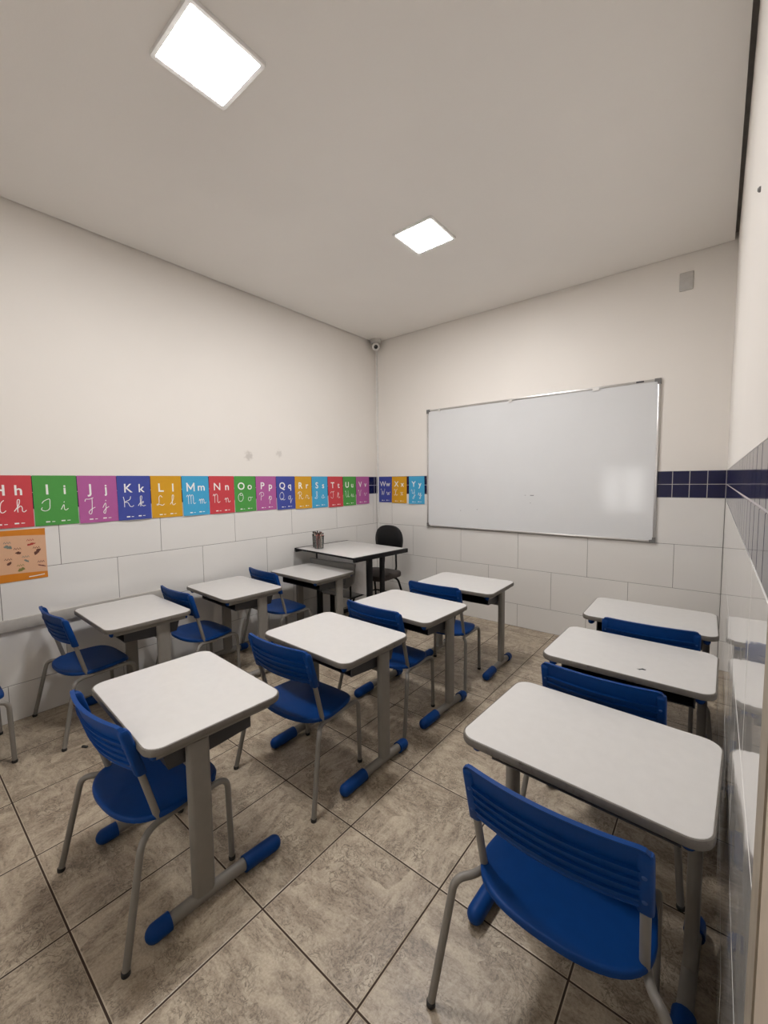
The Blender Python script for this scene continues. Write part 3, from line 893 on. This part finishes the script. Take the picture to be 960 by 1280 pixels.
def text_verts(ch, size, bold):
    cu = bpy.data.curves.new('t', 'FONT'); cu.body = ch; cu.size = size; cu.offset = bold; cu.fill_mode = 'FRONT'
    cu.align_x = 'CENTER'; cu.resolution_u = 4
    o = bpy.data.objects.new('t', cu); COL.objects.link(o)
    dg = bpy.context.evaluated_depsgraph_get(); dg.update()
    me = bpy.data.meshes.new_from_object(o.evaluated_get(dg))
    vs = [v.co.copy() for v in me.vertices]; fs = [list(p.vertices) for p in me.polygons]
    bpy.data.objects.remove(o); bpy.data.curves.remove(cu); bpy.data.meshes.remove(me)
    return vs, fs

def poster(ch, fn, w, h, colour, cname, curl, slide, label):
    """fn(u, v, n): u 0..w across, v 0..h up, n off the wall"""
    def bend(u, v):
        k = 1 - v / h
        return .0022 + curl * k * k * (.6 + .4 * math.sin(u / w * PI * 1.3 + slide))
    sk = lambda u, v: u + slide * .004 * (1 - v / h)
    bm = bmesh.new(); F, B = [], []
    nu, nv = 7, 9
    for i in range(nv):
        v = h * i / (nv - 1)
        F.append([fn(sk(w * j / (nu - 1), v), v, bend(w * j / (nu - 1), v)) for j in range(nu)])
        B.append([fn(sk(w * j / (nu - 1), v), v, bend(w * j / (nu - 1), v) - .0004) for j in range(nu)])
    shell(bm, F, B)
    o = obj('alphabet_poster', bm, PM[colour])
    tag(o, label, 'poster', 'alphabet letter posters')
    put = lambda u, v: fn(sk(u, v), v, bend(u, v) + .0005)
    bm = bmesh.new()
    for c, uc in ((ch, .31), (ch.lower(), .71)):
        if c == 'M':
            for a_, b_ in (((0, 0), (0, 1)), ((0, 1), (.5, .25)), ((.5, .25), (1, 1)), ((1, 1), (1, 0))):
                ribbon(bm, [Vector((w * uc + (a_[0] - .5) * .052, h * .628 + a_[1] * .054, 0)), Vector((w * uc + (b_[0] - .5) * .052, h * .628 + b_[1] * .054, 0))], .0095, put)
            continue
        vs, fs = text_verts(c, .083 if c.isupper() else .080, .0006 if c in 'MmWwNKk' else .0013)
        nv_ = [bm.verts.new(put(w * uc + p.x, h * .625 + p.y)) for p in vs]
        for f in fs:
            try: bm.faces.new([nv_[i] for i in f])
            except ValueError: pass
    obj('block_letters', bm, M['print_'], o, smooth=0)
    bm = bmesh.new()
    for tab, key, u0, sz in ((UP, ch, .14, .070), (LO, ch.lower(), .60, .072)):
        for st in tab[key]:
            pts = [Vector((w * u0 + p.x * sz / 100, h * .295 + p.y * sz / 100, 0)) for p in catmull(st)]
            ribbon(bm, pts, .0038, put)
    obj('cursive_letters', bm, M['print_'], o, smooth=0)
    bm = bmesh.new()
    for u0, u1, v0, v1 in ((.25, .31, .062, .087), (.38, .43, .067, .080), (.60, .66, .068, .093), (.73, .79, .074, .087)):
        ribbon(bm, [Vector((w * u0, h * (v0 + v1) / 2, 0)), Vector((w * (u0 + u1) / 2, h * (v0 + v1) / 2, 0)), Vector((w * u1, h * (v0 + v1) / 2, 0))], h * (v1 - v0), put)
    obj('logo_print', bm, M['print_'], o, smooth=0)
    return o

SEQ = [('H','red',-3.303,-3.095,1.111),('I','green',-3.092,-2.880,1.111),('J','mag',-2.877,-2.662,1.110),('K','blue',-2.659,-2.454,1.110),
       ('L','ochre',-2.451,-2.239,1.110),('M','cyan',-2.235,-2.029,1.110),('N','red',-2.024,-1.812,1.110),('O','green',-1.808,-1.609,1.112),
       ('P','mag',-1.606,-1.400,1.112),('Q','blue',-1.397,-1.189,1.106),('R','ochre',-1.186,-.984,1.102),('S','cyan',-.980,-.773,1.098),
       ('T','red',-.768,-.556,1.093),('U','green',-.549,-.353,1.097),('V','mag',-.349,-.134,1.103)]
CN = dict(red='red', green='green', mag='magenta', blue='blue', ochre='ochre yellow', cyan='light blue')
for k, (c, col, y0, y1, zb) in enumerate(SEQ):
    fn = (lambda y0, zb: (lambda u, v, n: Vector((n, y0 + u, zb + v))))(y0, zb)
    poster(c, fn, y1 - y0, 1.4065 - zb, col, CN[col], (.006, .004, .008, .012, .004, .010, .006)[k % 7], (0, .4, .9, -.3, .2, .8, -.5)[k % 7],
           '%s paper poster of the letters %s%s on the left wall' % (CN[col], c, c.lower()))
for k, (c, col, x0, x1, zb, zt) in enumerate((('W','blue',.040,.226,1.115,1.402),('X','ochre',.229,.433,1.110,1.402),('Y','cyan',.462,.662,1.106,1.402))):
    fn = (lambda x0, zb: (lambda u, v, n: Vector((x0 + u, -n, zb + v))))(x0, zb)
    poster(c, fn, x1 - x0, zt - zb, col, CN[col], .004 + .004 * k, (.2, -.2, 1.2)[k],
           '%s paper poster of the letters %s%s on the back wall by the whiteboard' % (CN[col], c, c.lower()))

# orange picture chart
cy0, cy1, cz0, cz1 = -3.470, -3.049, .806, 1.098
cw, chh = cy1 - cy0, cz1 - cz0
cf = lambda u, v, n: Vector((n + .0022, cy0 + u, cz0 + v))
bm = bmesh.new()
shell(bm, [[cf(cw * j / 6, chh * i / 6, .0006) for j in range(7)] for i in range(7)], [[cf(cw * j / 6, chh * i / 6, 0) for j in range(7)] for i in range(7)])
ch_ = tag(obj('picture_chart', bm, PM['orange']), 'orange bordered chart of tiny pictures below the letter H poster', 'poster')
bm = bmesh.new()
up = [cf(cw * j / 12, chh * (.86 + .035 * math.sin(PI * j / 12)), .0009) for j in range(13)]
lw = [cf(cw * j / 12, chh * (.125 + .03 * math.sin(PI * j / 12)), .0009) for j in range(13)]
vu = [bm.verts.new(p) for p in up]; vl = [bm.verts.new(p) for p in lw]
for j in range(12): bm.faces.new((vl[j], vl[j + 1], vu[j + 1], vu[j]))
obj('picture_field', bm, PM['pink'], ch_, smooth=0)
marks = [(.84, .70, 'pred', 1.3, .5), (.90, .54, 'pbrown', 1.2, .9), (.60, .68, 'pteal', 1.0, .9), (.45, .50, 'pbrown', .9, 1.0), (.70, .55, 'pbrown', 1.0, .5),
         (.60, .36, 'pbrown', 1.2, .4), (.72, .22, 'pgreen', .9, .9), (.94, .25, 'pmaroon', 1.2, .3), (.24, .46, 'pmaroon', 1.2, 1.1), (.22, .19, 'pteal', 1.4, .9),
         (.24, .66, 'pteal', .9, .9), (.40, .26, 'pteal', 1.0, .4), (.10, .60, 'pred', 1.0, .9), (.10, .33, 'pgreen', 1.2, .8), (.78, .38, 'pteal', .7, .5)]
for i, (u, v, c, sx, sy) in enumerate(marks):
    bm = bmesh.new()
    cen = (u * cw, v * chh)
    ring = []
    for k in range(14):
        a = 2 * PI * k / 14; rr = .0135 * (1 + .35 * math.sin(2 * a + i) + .2 * math.sin(5 * a + 2 * i))
        x, y = rr * sx * math.cos(a), rr * sy * math.sin(a)
        q = .7 * math.sin(i * 1.7)
        ring.append(cf(cen[0] + x * math.cos(q) - y * math.sin(q), cen[1] + x * math.sin(q) + y * math.cos(q), .0014))
    bm.faces.new([bm.verts.new(p) for p in ring])
    for k in range(3):
        x0 = cen[0] - .018 + .011 * k
        ribbon(bm, [Vector((x0, cen[1] + .021, 0)), Vector((x0 + .004, cen[1] + .030, 0)), Vector((x0 + .008, cen[1] + .021, 0))], .0028, lambda a, b: cf(a, b, .0014))
    obj('tiny_picture', bm, PM[c], ch_, smooth=0)
bm = bmesh.new(); ribbon(bm, [Vector((cw * .80, chh * .055, 0)), Vector((cw * .88, chh * .06, 0)), Vector((cw * .96, chh * .07, 0))], .005, lambda a, b: cf(a, b, .001))
obj('corner_print', bm, M['print_'], ch_, smooth=0)

# ------------------------------------------------------------------ camera, world, view
cd = bpy.data.cameras.new('camera'); cam = bpy.data.objects.new('camera', cd); COL.objects.link(cam)
yaw, pitch, roll = .68165, .07392, -.01023
cy_, sy_, cp, sp, cr, sr = math.cos(yaw), math.sin(yaw), math.cos(pitch), math.sin(pitch), math.cos(roll), math.sin(roll)
Fw = Vector((-sy_ * cp, cy_ * cp, -sp)); Rt = Vector((cy_, sy_, 0)); Up = Rt.cross(Fw)
R2 = Rt * cr + Up * sr; U2 = Up * cr - Rt * sr
mw = Matrix((R2, U2, -Fw)).transposed().to_4x4(); mw.translation = Vector((3.0929, -3.6785, 1.3521))
cam.matrix_world = mw
cd.sensor_fit = 'HORIZONTAL'; cd.sensor_width = 36; cd.lens = 518.57 / 960 * 36; cd.clip_start = .005; cd.clip_end = 50
sc_ = bpy.context.scene
sc_.camera = cam
w = bpy.data.worlds.new('daylight'); sc_.world = w; w.use_nodes = True
bg = w.node_tree.nodes['Background']; bg.inputs[0].default_value = (1, .97, .94, 1); bg.inputs[1].default_value = 4.6
sc_.view_settings.view_transform = 'Standard'; sc_.view_settings.look = 'None'
sc_.view_settings.gamma = 1; sc_.view_settings.use_curve_mapping = False
sc_.view_settings.exposure = 0.38
sc_.cycles.max_bounces = 10; sc_.cycles.diffuse_bounces = 6; sc_.cycles.sample_clamp_indirect = 8
